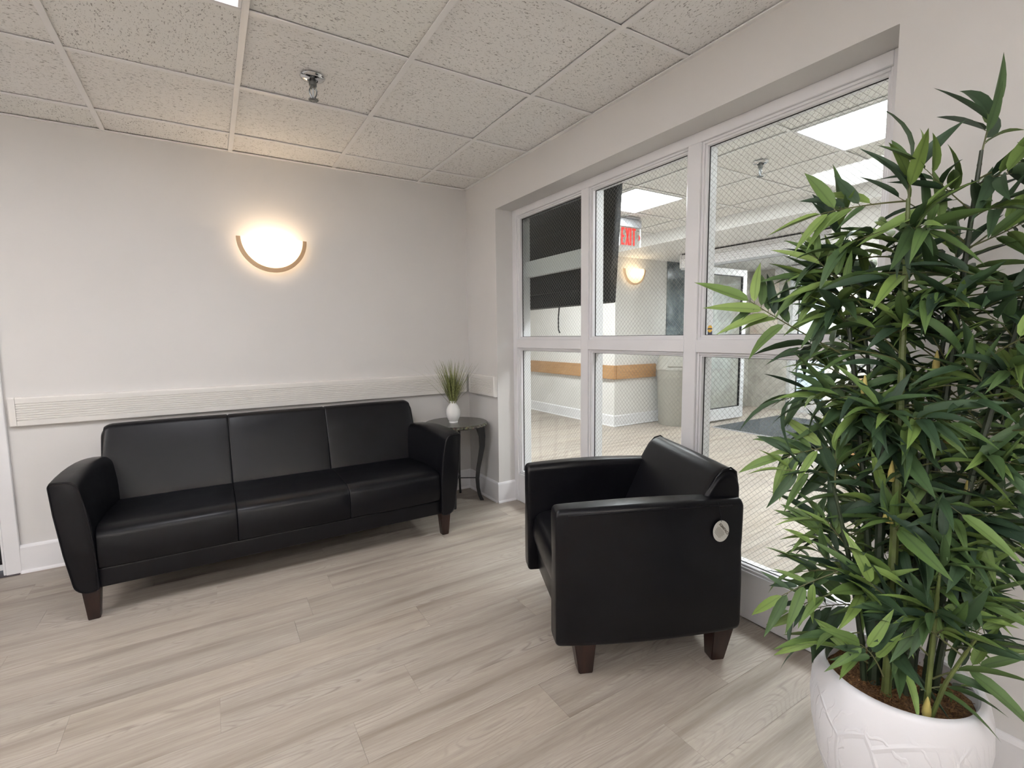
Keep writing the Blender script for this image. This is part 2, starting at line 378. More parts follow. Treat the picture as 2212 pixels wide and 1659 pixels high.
boxes('wall_angle', [(-4.6, 0, -.02, 0, HC-.002, HC+.003), (-.02, 0, -5.6, 0, HC-.002, HC+.003)], 'grid', ceiling)
LX = [.28, .55, 1.155, 1.76, 2.365, 2.68]; LY = [2.92-.605*k for k in range(10)]
llights = []
for i in range(len(LX)-1):
    for j in range(len(LY)-1):
        if (i, j) in {(2, 5), (2, 8), (2, 2)}: llights.append((LX[i], LX[i+1], LY[j+1], LY[j])); continue
        tile(LX[i], LX[i+1], LY[j+1], LY[j], HL)
for x in LX[1:-1]: runner(x-.012, x+.012, LY[-1], LY[0], HL)
for y in LY: 
    for i in range(len(LX)-1): runner(LX[i]+(.012 if i else 0), LX[i+1]-(.012 if i < 4 else 0), y-.012, y+.012, HL+.0002)

OP0, OP1, OPT = -.47, -2.88, 2.161
struct(boxes('wall_back', [(-2.80, .28, 0, .14, 0, 2.6), (-3.74, -2.80, 0, .14, 2.06, 2.6), (-4.7, -3.74, 0, .14, 0, 2.6)], 'wall'))
struct(boxes('wall_window', [(0, .28, OP0, 0, 0, 2.6), (0, .28, OP1, OP0, OPT, 2.6), (0, .28, -5.7, OP1, 0, 2.6)], 'wall'))
struct(boxes('wall_left', [(-4.7, -4.6, -5.7, 0, 0, 2.6)], 'wall')); struct(boxes('wall_rear', [(-4.6, 0, -5.7, -5.6, 0, 2.6)], 'wall'))

def baseboard(name, segs, mat='trim'):
    """segs: list of (x0,y0,x1,y1, nx,ny): wall line and the normal into the room"""
    bm = bmesh.new()
    for x0, y0, x1, y1, nx, ny in segs:
        prof = [(0, 0), (.026, 0), (.024, .008), (.016, .016), (.0155, .140), (.012, .148), (.006, .154), (0, .154)]
        loft(bm, [[Vector((x0+nx*a, y0+ny*a, z)) for a, z in prof], [Vector((x1+nx*a, y1+ny*a, z)) for a, z in prof]])
    return struct(link(name, bm, mat))
baseboard('baseboard_back', [(-2.74, 0, 0, 0, 0, -1)])
baseboard('baseboard_window', [(0, 0, 0, OP0-.0, -1, 0), (0, OP1, 0, -5.6, -1, 0), (-.0155, OP0, .139, OP0, 0, -1)])
baseboard('baseboard_lobby', [(2.86, 4, 2.86, 1.3-.016, -1, 0), (2.86-.016, 1.3, 3.86, 1.3, 0, -1), (2.94, -1.32+.016, 2.94, -4, -1, 0), (2.94, -1.32, 4.0, -1.32, 0, 1)])
# door at the far left of the sofa wall
struct(boxes('trim_1', [(-2.80, -2.737, -.018, 0, 0, 2.12), (-3.80, -3.74, -.018, 0, 0, 2.12), (-3.74, -2.80, -.018, 0, 2.06, 2.12), (-2.812, -2.80, -.012, .14, 0, 2.06)], 'trim', bev=.003))
d1 = struct(empty('door_1', (-3.27, .06, 0)))
boxes('door_panel', [(-.455, .455, -.02, .02, .02, 2.05)], 'darkdoor', d1, .002)
boxes('bottom_sweep', [(-.455, .455, -.026, -.02, .02, .05)], 'trim', d1)
boxes('door_handle', [(-.41, -.29, -.07, -.055, 1.0, 1.02), (-.40, -.38, -.06, -.02, .99, 1.03)], 'chrome', d1, .003)
struct(boxes('trim_2', [(-3.74, -2.745, -.03, .14, -.003, .005)], 'roomdark', bev=.002))

# ------------------------------------------------------------------ crash rails
def crash_rail(a, b, nrm, label, capa=True, capb=True):
    a, b, nrm = Vector(a), Vector(b), Vector(nrm); d = (b-a).normalized()
    root = empty('crash_rail', a); tag(root, label, 'wall rail', 'cream crash rails on the lounge walls')
    z0, z1 = .803, .960
    prof = [(0, z0), (.024, z0), (.030, z0+.005), (.031, z0+.026)]
    for k in range(8):
        z = z0+.030+k*.0125; prof += [(.031, z), (.0265, z+.002), (.0265, z+.004), (.031, z+.006)]
    prof += [(.031, z1-.008), (.027, z1-.001), (.020, z1), (0, z1)]
    def ring(t, s=1): return [d*t + nrm*(o*s) + Vector((0, 0, z)) for o, z in prof]
    L = (b-a).length; c0 = .032 if capa else 0; c1 = .032 if capb else 0
    bm = bmesh.new(); loft(bm, [ring(c0), ring(L-c1)]); link('rail_body', bm, 'guard', root)
    sm = [(0, z0), (.026, z0), (.032, z0+.006), (.032, z1-.006), (.026, z1), (0, z1)]
    for on, t0, t1, s in ((capa, 0, c0-.001, 1), (capb, L, L-c1+.001, 1)):
        if not on: continue
        bm = bmesh.new(); f = lambda t, k: [d*t + nrm*(o*k) + Vector((0, 0, z)) for o, z in sm]
        e = .006*(1 if t1 > t0 else -1)
        loft(bm, [f(t0, .75), f(t0+e, 1), f(t1, 1)]); link('end_cap', bm, 'guard', root)
crash_rail((-2.722, 0, 0), (-.032, 0, 0), (0, -1, 0), 'long cream grooved crash rail on the wall above the sofa')
crash_rail((0, -.05, 0), (0, -.462, 0), (-1, 0, 0), 'short cream grooved crash rail beside the corner table')
crash_rail((0, -2.96, 0), (0, -5.4, 0), (-1, 0, 0), 'cream crash rail on the wall behind the bamboo plant')

# ------------------------------------------------------------------ window with wired glass
win = struct(empty('window_1', (.14, (OP0+OP1)/2, 0))); wl = win.location
def wb(name, lst, mat, bev=0, parent=win): 
    o = boxes(name, [(a-wl.x, b-wl.x, c-wl.y, d-wl.y, e, f) for a, b, c, d, e, f in lst], mat, parent, bev); return o
FX0, FX1 = .14, .262
wb('stile', [(FX0, FX1, -.522, OP0, 0, OPT)], 'trim', .002); wb('stile', [(FX0, FX1, OP1, -2.815, 0, OPT)], 'trim', .002)
wb('mullion', [(FX0, FX1, -1.318, -1.252, .215, 2.115)], 'trim', .002); wb('mullion', [(FX0, FX1, -2.087, -2.018, .215, 2.115)], 'trim', .002)
wb('head_rail', [(FX0, FX1, -2.815, -.522, 2.115, OPT)], 'trim', .002); wb('bottom_rail', [(FX0+.004, FX1, -2.815, -.522, 0, .215)], 'trim', .002)
bays = [(-1.252, -.522), (-2.018, -1.318), (-2.815, -2.087)]
for y0, y1 in bays:
    wb('middle_rail', [(FX0, FX1, y0, y1, 1.168, 1.228)], 'trim', .002)
    for z0, z1 in ((.215, 1.168), (1.228, 2.115)):
        q = .020
        def ring(x0, x1, q, g=0): return [(x0, x1, y0+g, y0+q, z0+g, z1-g), (x0, x1, y1-q, y1-g, z0+g, z1-g), (x0, x1, y0+q, y1-q, z0+g, z0+q), (x0, x1, y0+q, y1-q, z1-q, z1-g)]
        wb('glazing_bead', ring(.152, .160, .011)+ring(.160, .180, q), 'trim', .0015)
        wb('gasket', ring(.180, .1835, q+.0025), 'gasket')
        wb('outer_bead', ring(.190, .208, q-.006), 'trim', .0015)
        pane = wb('glass_pane', [(.1835, .1895, y0+.004, y1-.004, z0+.004, z1-.004)], 'glass')
        # diamond wire mesh inside the pane
        bm = bmesh.new(); per = .026; ya, yb, za, zb = y0+.01, y1-.01, z0+.01, z1-.01; r = .0005
        for sgn in (1, -1):
            c = (za - yb if sgn == 1 else za + ya) - 0
            cmax = (zb - ya if sgn == 1 else zb + yb)
            while c < cmax:
                c += per
                pts = []
                for y in (ya, yb):
                    z = c + sgn*y
                    if za <= z <= zb: pts.append((y, z))
                for z in (za, zb):
                    y = (z-c)/sgn
                    if ya < y < yb: pts.append((y, z))
                if len(pts) >= 2:
                    (a, b_), (c_, d_) = pts[0], pts[1]
                    tube(bm, [(.1865-wl.x, a-wl.y, b_), (.1865-wl.x, c_-wl.y, d_)], r, 3, False)
        tag(link('wire_mesh', bm, 'wire', pane), kind='stuff')
# small sticker on the right pane
stk = wb('sticker', [(.1825, .1833, -2.142, -2.118, 1.247, 1.268)], 'navy'); bm = bmesh.new(); lathe(bm, [(0, 0), (.0125, 0), (.0125, .0006), (0, .0006)], 24)
so = link('sticker_disc', bm, 'yellow', stk); so.rotation_euler = (0, -math.pi/2, 0); so.location = (.1824-wl.x, -2.130-wl.y, 1.277); so.scale = (1.35, 1, 1)
wb('sticker_band', [(.1812, .1818, -2.142, -2.118, 1.274, 1.280)], 'navy', parent=stk)
# mounting board and television beyond bay one
tag(boxes('mounting_board', [(.222, .2615, -1.3, -.48, 1.682, 1.796)], 'trim', None, .003), 'white board fixed across the first window bay in front of the television', 'board')
tv = empty('television', (.33, -.72, 1.455)); tv.rotation_euler = (0, math.radians(4), 0); tag(tv, 'large black television seen from behind, hung in front of the left window bay', 'television')
boxes('back_cover', [(-.02, .035, -.60, .60, 0, .74)], 'black', tv, .008, 2); boxes('screen', [(.035, .040, -.59, .59, .012, .73)], 'darkdoor', tv)
boxes('rear_housing', [(-.045, -.02, -.38, .38, .10, .52)], 'black', tv, .006, 2)
boxes('wall_mount', [(-.075, -.045, -.25, .25, .24, .32)], 'black', tv, .003)
bm = bmesh.new(); tube(bm, [(-.03, -.11, .05), (-.035, -.11, -.08), (-.03, -.112, -.16), (-.02, -.116, -.185)], .0045, 6); link('power_cable', bm, 'black', tv, True)

# ------------------------------------------------------------------ lamps
def troffer(r, z, mat, label, group):
    x0, x1, y0, y1 = r; o = empty('ceiling_light', ((x0+x1)/2, (y0+y1)/2, z)); tag(o, label, 'ceiling light', group)
    a, b = (x1-x0)/2-.0125, (y1-y0)/2-.0125; f = .014
    boxes('frame', [(-a, a, -b, -b+f, -.006, .03), (-a, a, b-f, b, -.006, .03), (-a, -a+f, -b+f, b-f, -.006, .03), (a-f, a, -b+f, b-f, -.006, .03)], 'trim', o, .002)
    boxes('diffuser', [(-a+f, a-f, -b+f, b-f, .0, .01)], mat, o)
ll = ['square ceiling light panel at the top edge, left of the sprinkler', 'added fill light panel in the lounge ceiling behind the viewpoint', 'added fill light panel in the lounge ceiling behind the viewpoint']
for r, s in zip(lights, [ll[0], 'added fill light panel in the lounge ceiling right behind the viewpoint', 'added fill light panel in the lounge ceiling out of view to the left', 'added fill light panel in the lounge ceiling behind the viewpoint to the left']): troffer(r, HC, 'diff', s, 'lounge ceiling lights')  # all but the first panel are unseen, added to brighten the lounge
ls = {2.42: 0}
for r, s in zip(sorted(llights, key=lambda q: q[2]), ['bright square ceiling light behind the glass at upper right', 'bright square lobby ceiling light beside the exit sign', 'added fill light panel in the lobby ceiling, hidden behind the television']): troffer(r, HL, 'ldiff', s, 'lobby ceiling lights')  # the panel behind the television is added to light the lobby

troffer((4.75, 5.35, -.45, .15), HL-.122, 'ldiff', 'added fill light panel in the entrance vestibule ceiling', 'lobby ceiling lights')  # unseen panel added to brighten the vestibule
def sconce(loc, rz, gm, label, power, R=.205, col=(1, .76, .50)):
    o = empty('wall_sconce', loc, rz); tag(o, label, 'wall lamp', 'half-bowl wall sconces')
    # local: wall plane y=0, room towards -y, flat top at z=0
    bm = bmesh.new(); n = 40
    ring = []
    for k in range(n+1):
        a = math.pi + math.pi*k/n; ca, sa = math.cos(a), math.sin(a)
        ring.append([Vector((R*ca, -.030, R*sa*1.03)), Vector((R*ca, -.052, R*sa*1.03)), Vector(((R-.024)*ca, -.055, (R-.024)*sa*1.03)), Vector(((R-.024)*ca, -.030, (R-.024)*sa*1.03))])
    loft(bm, ring); link('rim_band', bm, 'brass', o, True)
    bm = bmesh.new(); rows = []
    r1 = R-.0245
    for i in range(13):
        t = i/12; rows.append([bm.verts.new((r1*(1-t)**.9*math.cos(math.pi+math.pi*k/24)if i < 12 else 0, -.052-.062*math.sin(t*math.pi/2)**.8, r1*1.03*(1-t)**.9*math.sin(math.pi+math.pi*k/24) if i < 12 else 0)) for k in range(25)])
    for A, B in zip(rows, rows[1:]):
        for k in range(24): bm.faces.new((A[k], A[k+1], B[k+1], B[k]))
    bmesh.ops.remove_doubles(bm, verts=bm.verts[:], dist=1e-5); link('glass_shade', bm, gm, o, 'all')
    boxes('back_plate', [(-.055, .055, -.012, 0, -.13, -.04)], 'trim', o, .003); 
    boxes('lamp_arm', [(-.008, .008, -.045, -.010, -.098, -.082)], 'brass', o)
    if power:
        for dx in (-.05, .06):
            ld = bpy.data.lights.new('bulb', 'POINT'); ld.energy = power; ld.color = col; ld.shadow_soft_size = .022
            lo = bpy.data.objects.new('bulb', ld); C.objects.link(lo); lo.parent = o; lo.location = (dx, -.068, -.045)
    return o
sconce((-1.413, 0, 1.894), 0, 'sconce', 'lit half-bowl wall sconce with gold rim on the wall above the sofa', .85)
for xs_, ys_, rz_, nm_ in ((-1.0, -5.6, math.pi, 'wall sconce on the rear wall near the window side'), (-3.2, -5.6, math.pi, 'wall sconce on the rear wall away from the window'), (-4.6, -1.8, math.pi/2, 'wall sconce on the left wall near the door'), (-4.6, -4.0, math.pi/2, 'wall sconce on the left wall behind the viewpoint')):
    sconce((xs_, ys_, 1.894), rz_, 'sconce', 'added fill lamp, half-bowl '+nm_, 23.0, col=(1, .97, .95))  # unseen lamps added as fill, far stronger than the sconce above the sofa
sconce((3.17, 1.30, 2.14), 0, 'sconce2', 'lit half-bowl wall sconce seen through the glass below the exit sign', .45)

def sprinkler(loc, label):
    o = empty('fire_sprinkler', loc); o.scale = (1.12, 1.12, 1.25); tag(o, label, 'sprinkler', 'ceiling fire sprinklers')
    bm = bmesh.new(); lathe(bm, [(0, -.001), (.043, -.001), (.046, -.004), (.044, -.008), (.034, -.013), (.020, -.016), (.019, -.006), (0, -.006)], 32); link('escutcheon', bm, 'chrome', o, True)
    bm = bmesh.new(); lathe(bm, [(0, -.008), (.012, -.008), (.012, -.020), (.015, -.021), (.015, -.034), (.010, -.036), (.010, -.042), (0, -.042)], 12); link('body', bm, 'steel', o, True)
    bm = bmesh.new()
    for s in (-1, 1): tube(bm, [(s*.009, 0, -.040), (s*.014, 0, -.050), (s*.012, 0, -.062), (s*.004, 0, -.076), (0, 0, -.080)], .0028, 6)
    link('yoke', bm, 'steel', o, True)
    bm = bmesh.new(); tube(bm, [(0, 0, -.040), (0, 0, -.074)], .0032, 8); link('glass_bulb', bm, 'grey', o, True)
    bm = bmesh.new()
    for k in range(12):
        a0, a1 = 2*math.pi*(k+.12)/12, 2*math.pi*(k+.88)/12
        vs = [[(r*math.cos(a), r*math.sin(a), z) for r, a in ((.004, a0), (.019, a0), (.019, a1), (.004, a1))] for z in (-.0815, -.0795)]
        loft(bm, vs)
    lathe(bm, [(0, -.083), (.007, -.083), (.007, -.078), (0, -.078)], 12); link('deflector', bm, 'steel', o)
sprinkler((-1.336, -1.18, HC+.004), 'chrome ceiling sprinkler in the lounge above the wall sconce'); sprinkler((1.481, -1.54, HL+.004), 'chrome ceiling sprinkler seen through the right window pane')

# ------------------------------------------------------------------ sofa
sofa = empty('leather_sofa', (-1.4525, -.46, 0)); tag(sofa, 'long black leather three-seat sofa against the wall', 'sofa')
def sofa_arm(sx):
    st = []
    for k in range(9):
        t = k/8; y = -.372 + t*.70
        top = .653 + .020*math.sin(t*math.pi) - .034*t*t
        out = .967 - .055*t**1.3; ib = .835
        pts = [(out-.085, .135), (out-.055, .16), (out-.012, .42), (out, top-.012), (out-.006, top), (out-.075, top-.004), (out-.098, top-.03), (out-.125, .50), (out-.137, .34), (out-.137, .135)]
        st.append([Vector((sx*x, y, z)) for x, z in chaikin([(a, b) for a, b in pts], 2)] if False else [Vector((sx*v.x, y, v.y)) for v in roundpoly([(a, b) for a, b in pts], [.02, .05, .2, .012, .012, .03, .05, .15, .1, .02], 3)])
    bm = bmesh.new(); softloft(bm, st, .010, 3); a = link('arm', bm, 'leather', sofa, True)
    fr = st[0]; c = sum(fr, Vector())/len(fr)
    bm = bmesh.new(); path = [p + (c-p).normalized()*.006 + Vector((0, .0005, 0)) for p in fr]; tube(bm, path+[path[0]], .0035, 5); link('piping', bm, 'leather', a, True)
for s in (-1, 1): sofa_arm(s)
def prof_extrude(name, prof, x0, x1, e, parent, r=.02, mat='leather', bulge=0, n=6, rl=0, rr=0, zr=.5):
    ring = roundpoly(prof, r, 5); c = sum(ring, Vector((0, 0)))/len(ring); st = []
    ts = sorted(set([k/n for k in range(n+1)] + ([.02, .04, .06, .085] if rl else []) + ([.98, .96, .94, .915] if rr else [])))
    for t in ts:
        x = x0+(x1-x0)*t; s = 1+bulge*(4*t*(1-t)); drop = 0; wd = x1-x0
        for rad, q in ((rl, t*wd), (rr, (1-t)*wd)):
            if rad and q < rad: drop = rad*(1-math.sqrt(1-(1-q/rad)**2))*.75
        top = max(v.y for v in ring)
        st.append([Vector((x, c.x+(v.x-c.x)*s, c.y+(v.y-c.y)*s - (drop*max(0, (v.y-zr)/(top-zr))))) for v in ring])
    bm = bmesh.new(); softloft(bm, st, e, 3); return link(name, bm, mat, parent, True)
seat_p = [(-.358, .232), (-.366, .30), (-.352, .395), (-.30, .415), (-.10, .422), (.16, .412), (.22, .235)]
back_p = [(.12, .36), (.135, .44), (.225, .70), (.262, .790), (.295, .803), (.33, .79), (.345, .72), (.345, .20), (.20, .20)]
xs3 = [-.832, -.278, .278, .832]
for a, b in zip(xs3, xs3[1:]):
    prof_extrude('seat_cushion', seat_p, a, b, .007, sofa, [.012, .05, .045, .06, .1, .05, .02], bulge=.012)
for k, (a, b) in enumerate(zip([-.875, -.278, .278], [-.278, .278, .875])):
    prof_extrude('back_cushion', back_p, a, b, .010 if 0 < k < 2 else .010, sofa, [.02, .08, .1, .06, .04, .05, .1, .02, .02], bulge=.008, rl=.055 if k == 0 else 0, rr=.055 if k == 2 else 0)
prof_extrude('base_rail', [(-.350, .142), (-.350, .234), (.33, .234), (.33, .142)], -.838, .838, .008, sofa, .012)
def seam(parent, pts, r=.0022, name='seam'): bm = bmesh.new(); tube(bm, pts, r, 5); link(name, bm, 'leather', parent, True)
def leg(parent, x, y, top, w1, w2, dx, dy, h0=.0):
    bm = bmesh.new(); f = lambda cx, cy, w_, z: [Vector((cx+a*w_/2, cy+b*w_/2, z)) for a, b in ((-1, -1), (1, -1), (1, 1), (-1, 1))]
    loft(bm, [f(x+dx, y+dy, w2, 0), f(x+dx, y+dy, w2+.002, .004), f(x, y, w1, top)]); bmesh.ops.bevel(bm, geom=bm.edges[:], offset=.003, segments=2, affect='EDGES'); link('leg', bm, 'walnut', parent, True)
for sx in (-1, 1):
    leg(sofa, sx*.862, -.322, .15, .066, .042, sx*.0, .0); leg(sofa, sx*.852, .29, .15, .066, .042, 0, 0)

# ------------------------------------------------------------------ armchair
chair = empty('leather_armchair', (-.335, -2.074, 0), math.atan2(-.914, -.405)); tag(chair, 'black leather club armchair with a round hang tag, by the window', 'armchair')
def chair_arm(sx):
    st = []
    for k in range(13):
        t = k/12; y = -.352 + .718*t; u = (y)/.36
        out = .340 + .022*(1-u*u); inn = .268 - .012*(1-t)**2 + .0*u
        top = .640 + .012*math.sin(t*math.pi*.9)
        pts = [(inn, .124), (out, .124), (out+.004, .40), (out, top-.016), (out-.012, top-.002), (inn+.012, top), (inn, top-.02), (inn, .4)]
        st.append([Vector((sx*v.x, y, v.y)) for v in roundpoly(pts, [.012, .022, .2, .014, .02, .03, .03, .2], 4)])
    bm = bmesh.new(); softloft(bm, st, .018, 4); a = link('arm', bm, 'leather', chair, True)
    pts = []
    for k in range(1, 24):
        y = -.335+.68*k/24; u = y/.355; out = .340+.022*(1-u*u); t = (y+.352)/.705
        pts.append((sx*(out+.0015), y, .640+.012*math.sin(t*math.pi*.9)-.022))
    seam(a, pts, .0028)
for s in (-1, 1): chair_arm(s)
prof_extrude('seat_cushion', [(-.318, .262), (-.335, .33), (-.318, .405), (-.25, .425), (0, .43), (.22, .415), (.22, .262)], -.255, .255, .016, chair, [.02, .05, .04, .07, .1, .04, .02], bulge=.01)
prof_extrude('seat_base', [(-.300, .125), (-.312, .26), (.33, .26), (.33, .125)], -.266, .266, .008, chair, .012)
bk = prof_extrude('backrest', [(.10, .36), (.135, .45), (.235, .665), (.272, .728), (.31, .752), (.350, .745), (.366, .70), (.366, .14), (.25, .14)], -.312, .312, .014, chair, [.02, .1, .1, .05, .04, .03, .05, .02, .02], bulge=.006, rl=.03, rr=.03)
for s in (-1, 1): seam(bk, [(s*.303, y, z) for y, z in [(.243, .66), (.272, .715), (.30, .744), (.33, .752), (.352, .735), (.359, .69)]], .0035, 'piping')
leg(chair, .300, -.242, .135, .082, .052, -.006, .008); leg(chair, .300, .300, .135, .082, .052, -.004, -.010)
leg(chair, -.262, -.215, .135, .082, .052, .006, .008); leg(chair, -.295, .296, .135, .082, .052, .004, -.010)
# hang tag on the near side
tagroot = empty('hang_tag', (.3575, .262, .533), 0, chair); tag(tagroot, 'round cream card tag on a black string')
tagroot.rotation_euler = (0, 0, math.radians(5))
bm = bmesh.new(); lathe(bm, [(0, 0), (.036, 0), (.036, .0012), (0, .0012)], 40)
cd = link('tag_card', bm, 'paper', tagroot); TM = Matrix.Translation((.004, 0, 0)) @ Matrix.Rotation(math.pi/2, 4, 'Z') @ Matrix.Rotation(math.pi/2, 4, 'X')
cd.matrix_local = Matrix.Translation((.004, 0, 0)) @ Matrix.Rotation(math.pi/2, 4, 'Z') @ Matrix.Rotation(math.pi/2, 4, 'X') @ Matrix.Diagonal((.92, 1.12, 1, 1))
TT = TM @ Matrix.Translation((0, 0, .0016)) @ Matrix.Rotation(math.radians(-50), 4, 'Z')
text_mesh('tag_lettering', 'S\u25CFMPACI'.replace('\u25CF', 'O'), .0135, .0002, 'ink', tagroot, TT @ Matrix.Translation((.001, .0135, 0)), bold=.0004)
bm = bmesh.new()
for k in range(7): L = (.019, .024, .022, .023, .020, .021, .017)[k]; bx(bm, -L, L*.8, .0035-k*.0042, .0048-k*.0042, 0, .0003)
pl = link('tag_print', bm, 'ink', tagroot); pl.matrix_local = TT
bm = bmesh.new(); lathe(bm, [(0, 0), (.0032, 0), (.0032, .0003), (0, .0003)], 14); dt = link('tag_dot', bm, 'ink', tagroot); dt.matrix_local = TT @ Matrix.Translation((-.0135, .0135, .0004))
bm = bmesh.new(); tube(bm, [(.005, 0, .036), (.004, -.006, .07), (.0025, -.010, .098), (-.006, -.011, .108)], .0012, 5); link('string', bm, 'black', tagroot)

# ------------------------------------------------------------------ side table, vase, grass
TZ, TC = .612, (-.243, -.255)
tb = empty('side_table', (*TC, 0)); tag(tb, 'small round side table with dark granite top and black iron legs, in the corner', 'side table')
bm = bmesh.new(); n = 72; rng = random.Random(3)
jag = [1+rng.uniform(-.010, .006) for _ in range(n)]
secs = []
for r, z in ((.232, TZ-.024), (.238, TZ-.018), (.237, TZ-.006), (.231, TZ)):
    secs.append([Vector((r*jag[k]*(1 if z > TZ-.01 else 1+rng.uniform(-.008, .008))*math.cos(2*math.pi*k/n), r*jag[k]*math.sin(2*math.pi*k/n), z)) for k in range(n)])
loft(bm, secs); link('table_top', bm, 'granite', tb, True)
for k in range(4):
    a = math.atan2(-.16, -.098) + math.pi/2*k; bm = bmesh.new(); d = Vector((math.cos(a), math.sin(a), 0)); s = Vector((-d.y, d.x, 0)); secs = []
    for r, z, wd, tk in ((.165, TZ-.025, .018, .085), (.180, .565, .018, .066), (.193, .50, .016, .050), (.192, .42, .015, .042), (.176, .33, .014, .036), (.160, .25, .014, .032), (.152, .17, .014, .029), (.156, .10, .014, .027), (.168, .04, .014, .027), (.186, .0, .016, .028)):
        c = d*r + Vector((0, 0, z)); secs.append([c+s*wd/2*u+d*tk/2*v for u, v in ((-1, -1), (1, -1), (1, 1), (-1, 1))])
    loft(bm, secs); bmesh.ops.bevel(bm, geom=[e for e in bm.edges], offset=.0015, segments=1, affect='EDGES'); link('leg', bm, 'iron', tb, True)
for k in range(2):
    a = math.atan2(-.16, -.098) + math.pi/2*k; bm = bmesh.new(); tube(bm, [(.15*math.cos(a), .15*math.sin(a), .168+.009*k), (-.15*math.cos(a), -.15*math.sin(a), .168+.009*k)], .0045, 8); link('stretcher', bm, 'iron', tb, True)
vz = (-.270, -.262, TZ)
bm = bmesh.new()
lathe(bm, [(0, 0), (.033, 0), (.034, .006), (.033, .012), (.040, .022), (.050, .045), (.0545, .072), (.051, .100), (.040, .125), (.027, .141), (.022, .150), (.023, .158), (.026, .164), (.022, .166), (.018, .155), (.020, .140), (.0, .120)], 40)
va = link('vase', bm, 'ceramic', None, True); va.location = vz; tag(va, 'small white glazed vase standing on the granite side table', 'vase')
bm = bmesh.new(); rng = random.Random(11)
def blade(bm, p0, az, lean, L, wd, curl):
    d = Vector((math.cos(az), math.sin(az), 0)); s = Vector((-d.y, d.x, 0)); prev = None; pts = []
    for i in range(7):
        t = i/6; out = L*(math.sin(lean)*t + curl*t*t); up = L*(math.cos(lean)*t - curl*.6*t**3); pts.append(p0 + d*out + Vector((0, 0, up)))
    for i, p in enumerate(pts):
        ww = wd*(1-(i/6)**2)*.5+.0002; cur = (bm.verts.new(p-s*ww), bm.verts.new(p+s*ww+d*.0006))
        if prev: bm.faces.new((prev[0], prev[1], cur[1], cur[0]))
        prev = cur
for k in range(190):
    az = rng.uniform(0, 2*math.pi); rr = .012*math.sqrt(rng.random())
    blade(bm, Vector((rr*math.cos(az), rr*math.sin(az), .125)), az+rng.gauss(0, .3), abs(rng.gauss(0, .24)), rng.uniform(.2, .385), .006, rng.uniform(0, .16))
for az, le, L, cu in ((-.6, .60, .34, .03), (-.9, .8, .26, .08), (2.7, .55, .44, .3), (2.9, .6, .40, .35), (3.3, .5, .42, .25), (-1.2, .45, .38, .1)): blade(bm, Vector((0, 0, .135)), az, le, L, .004, cu)
gr = link('artificial_grass', bm, 'grass'); gr.location = vz; tag(gr, 'tuft of thin green artificial grass standing in the white vase', 'plant')

# ------------------------------------------------------------------ planter and bamboo
PC = Vector((-.378, -3.107, 0))
pot = empty('planter', PC); tag(pot, 'round white embossed ceramic planter holding the bamboo', 'planter')
bm = bmesh.new()
lathe(bm, [(0, 0), (.100, 0), (.108, .006), (.134, .07), (.160, .15), (.176, .23), (.1825, .30), (.179, .36), (.171, .395), (.167, .403), (.161, .406), (.153, .405), (.149, .400), (.151, .36), (.147, .34), (0, .34)], 72)
link('pot_body', bm, 'pot', pot, True)
bm = bmesh.new(); rings = []; rng = random.Random(5)
for i in range(15):
    r = .1505*i/14; m = 48
    rings.append([(r*math.cos(2*math.pi*k/m), r*math.sin(2*math.pi*k/m), .362+.012*noise.noise(Vector((r*30*math.cos(2*math.pi*k/m), r*30*math.sin(2*math.pi*k/m), 1)))+.006*noise.noise(Vector((r*90*math.cos(2*math.pi*k/m), r*90*math.sin(2*math.pi*k/m), 4)))) for k in range(m)])
loft(bm, [[Vector(p) for p in r_] for r_ in rings[1:]], True, True)
for k in range(700):
    a, r = rng.uniform(0, 6.28), .143*math.sqrt(rng.random()); p = Vector((r*math.cos(a), r*math.sin(a), .366+rng.uniform(0, .006))); b = rng.uniform(0, 6.28); d = Vector((math.cos(b), math.sin(b), rng.uniform(-.2, .5)))*rng.uniform(.006, .016)
    tube(bm, [p, p+d*.5+Vector((0, 0, .002)), p+d], .0008, 3, False)
tag(link('coir_fill', bm, 'soil', pot), kind='stuff')

LAT = Vector((.364, -.931, 0)); DEP = Vector((.931, .364, 0))
bam = empty('bamboo_plant', PC+Vector((0, 0, .372))); tag(bam, 'tall artificial bamboo plant with long green leaves in the white planter', 'plant')
BO = bam.location.copy()
def W(lat, dep, z): return PC + LAT*lat + DEP*dep + Vector((0, 0, z))
rng = random.Random(21)
leaves = []            # (matrix, variant, length)
twig_bm = bmesh.new()
LIGHT = False
def add_leaf(p, d, nrm, L, wd):
    d = d.normalized(); s = d.cross(nrm)
    if s.length < .05: s = d.cross(Vector((1, .3, .2)))
    s.normalize(); n_ = s.cross(d).normalized()
    m = Matrix(((s.x*wd, d.x*L, n_.x*L, p.x-BO.x), (s.y*wd, d.y*L, n_.y*L, p.y-BO.y), (s.z*wd, d.z*L, n_.z*L, p.z-BO.z), (0, 0, 0, 1)))
    leaves.append((m, rng.randrange(6) + (6 if LIGHT else 0), p+d*L*.5, L))
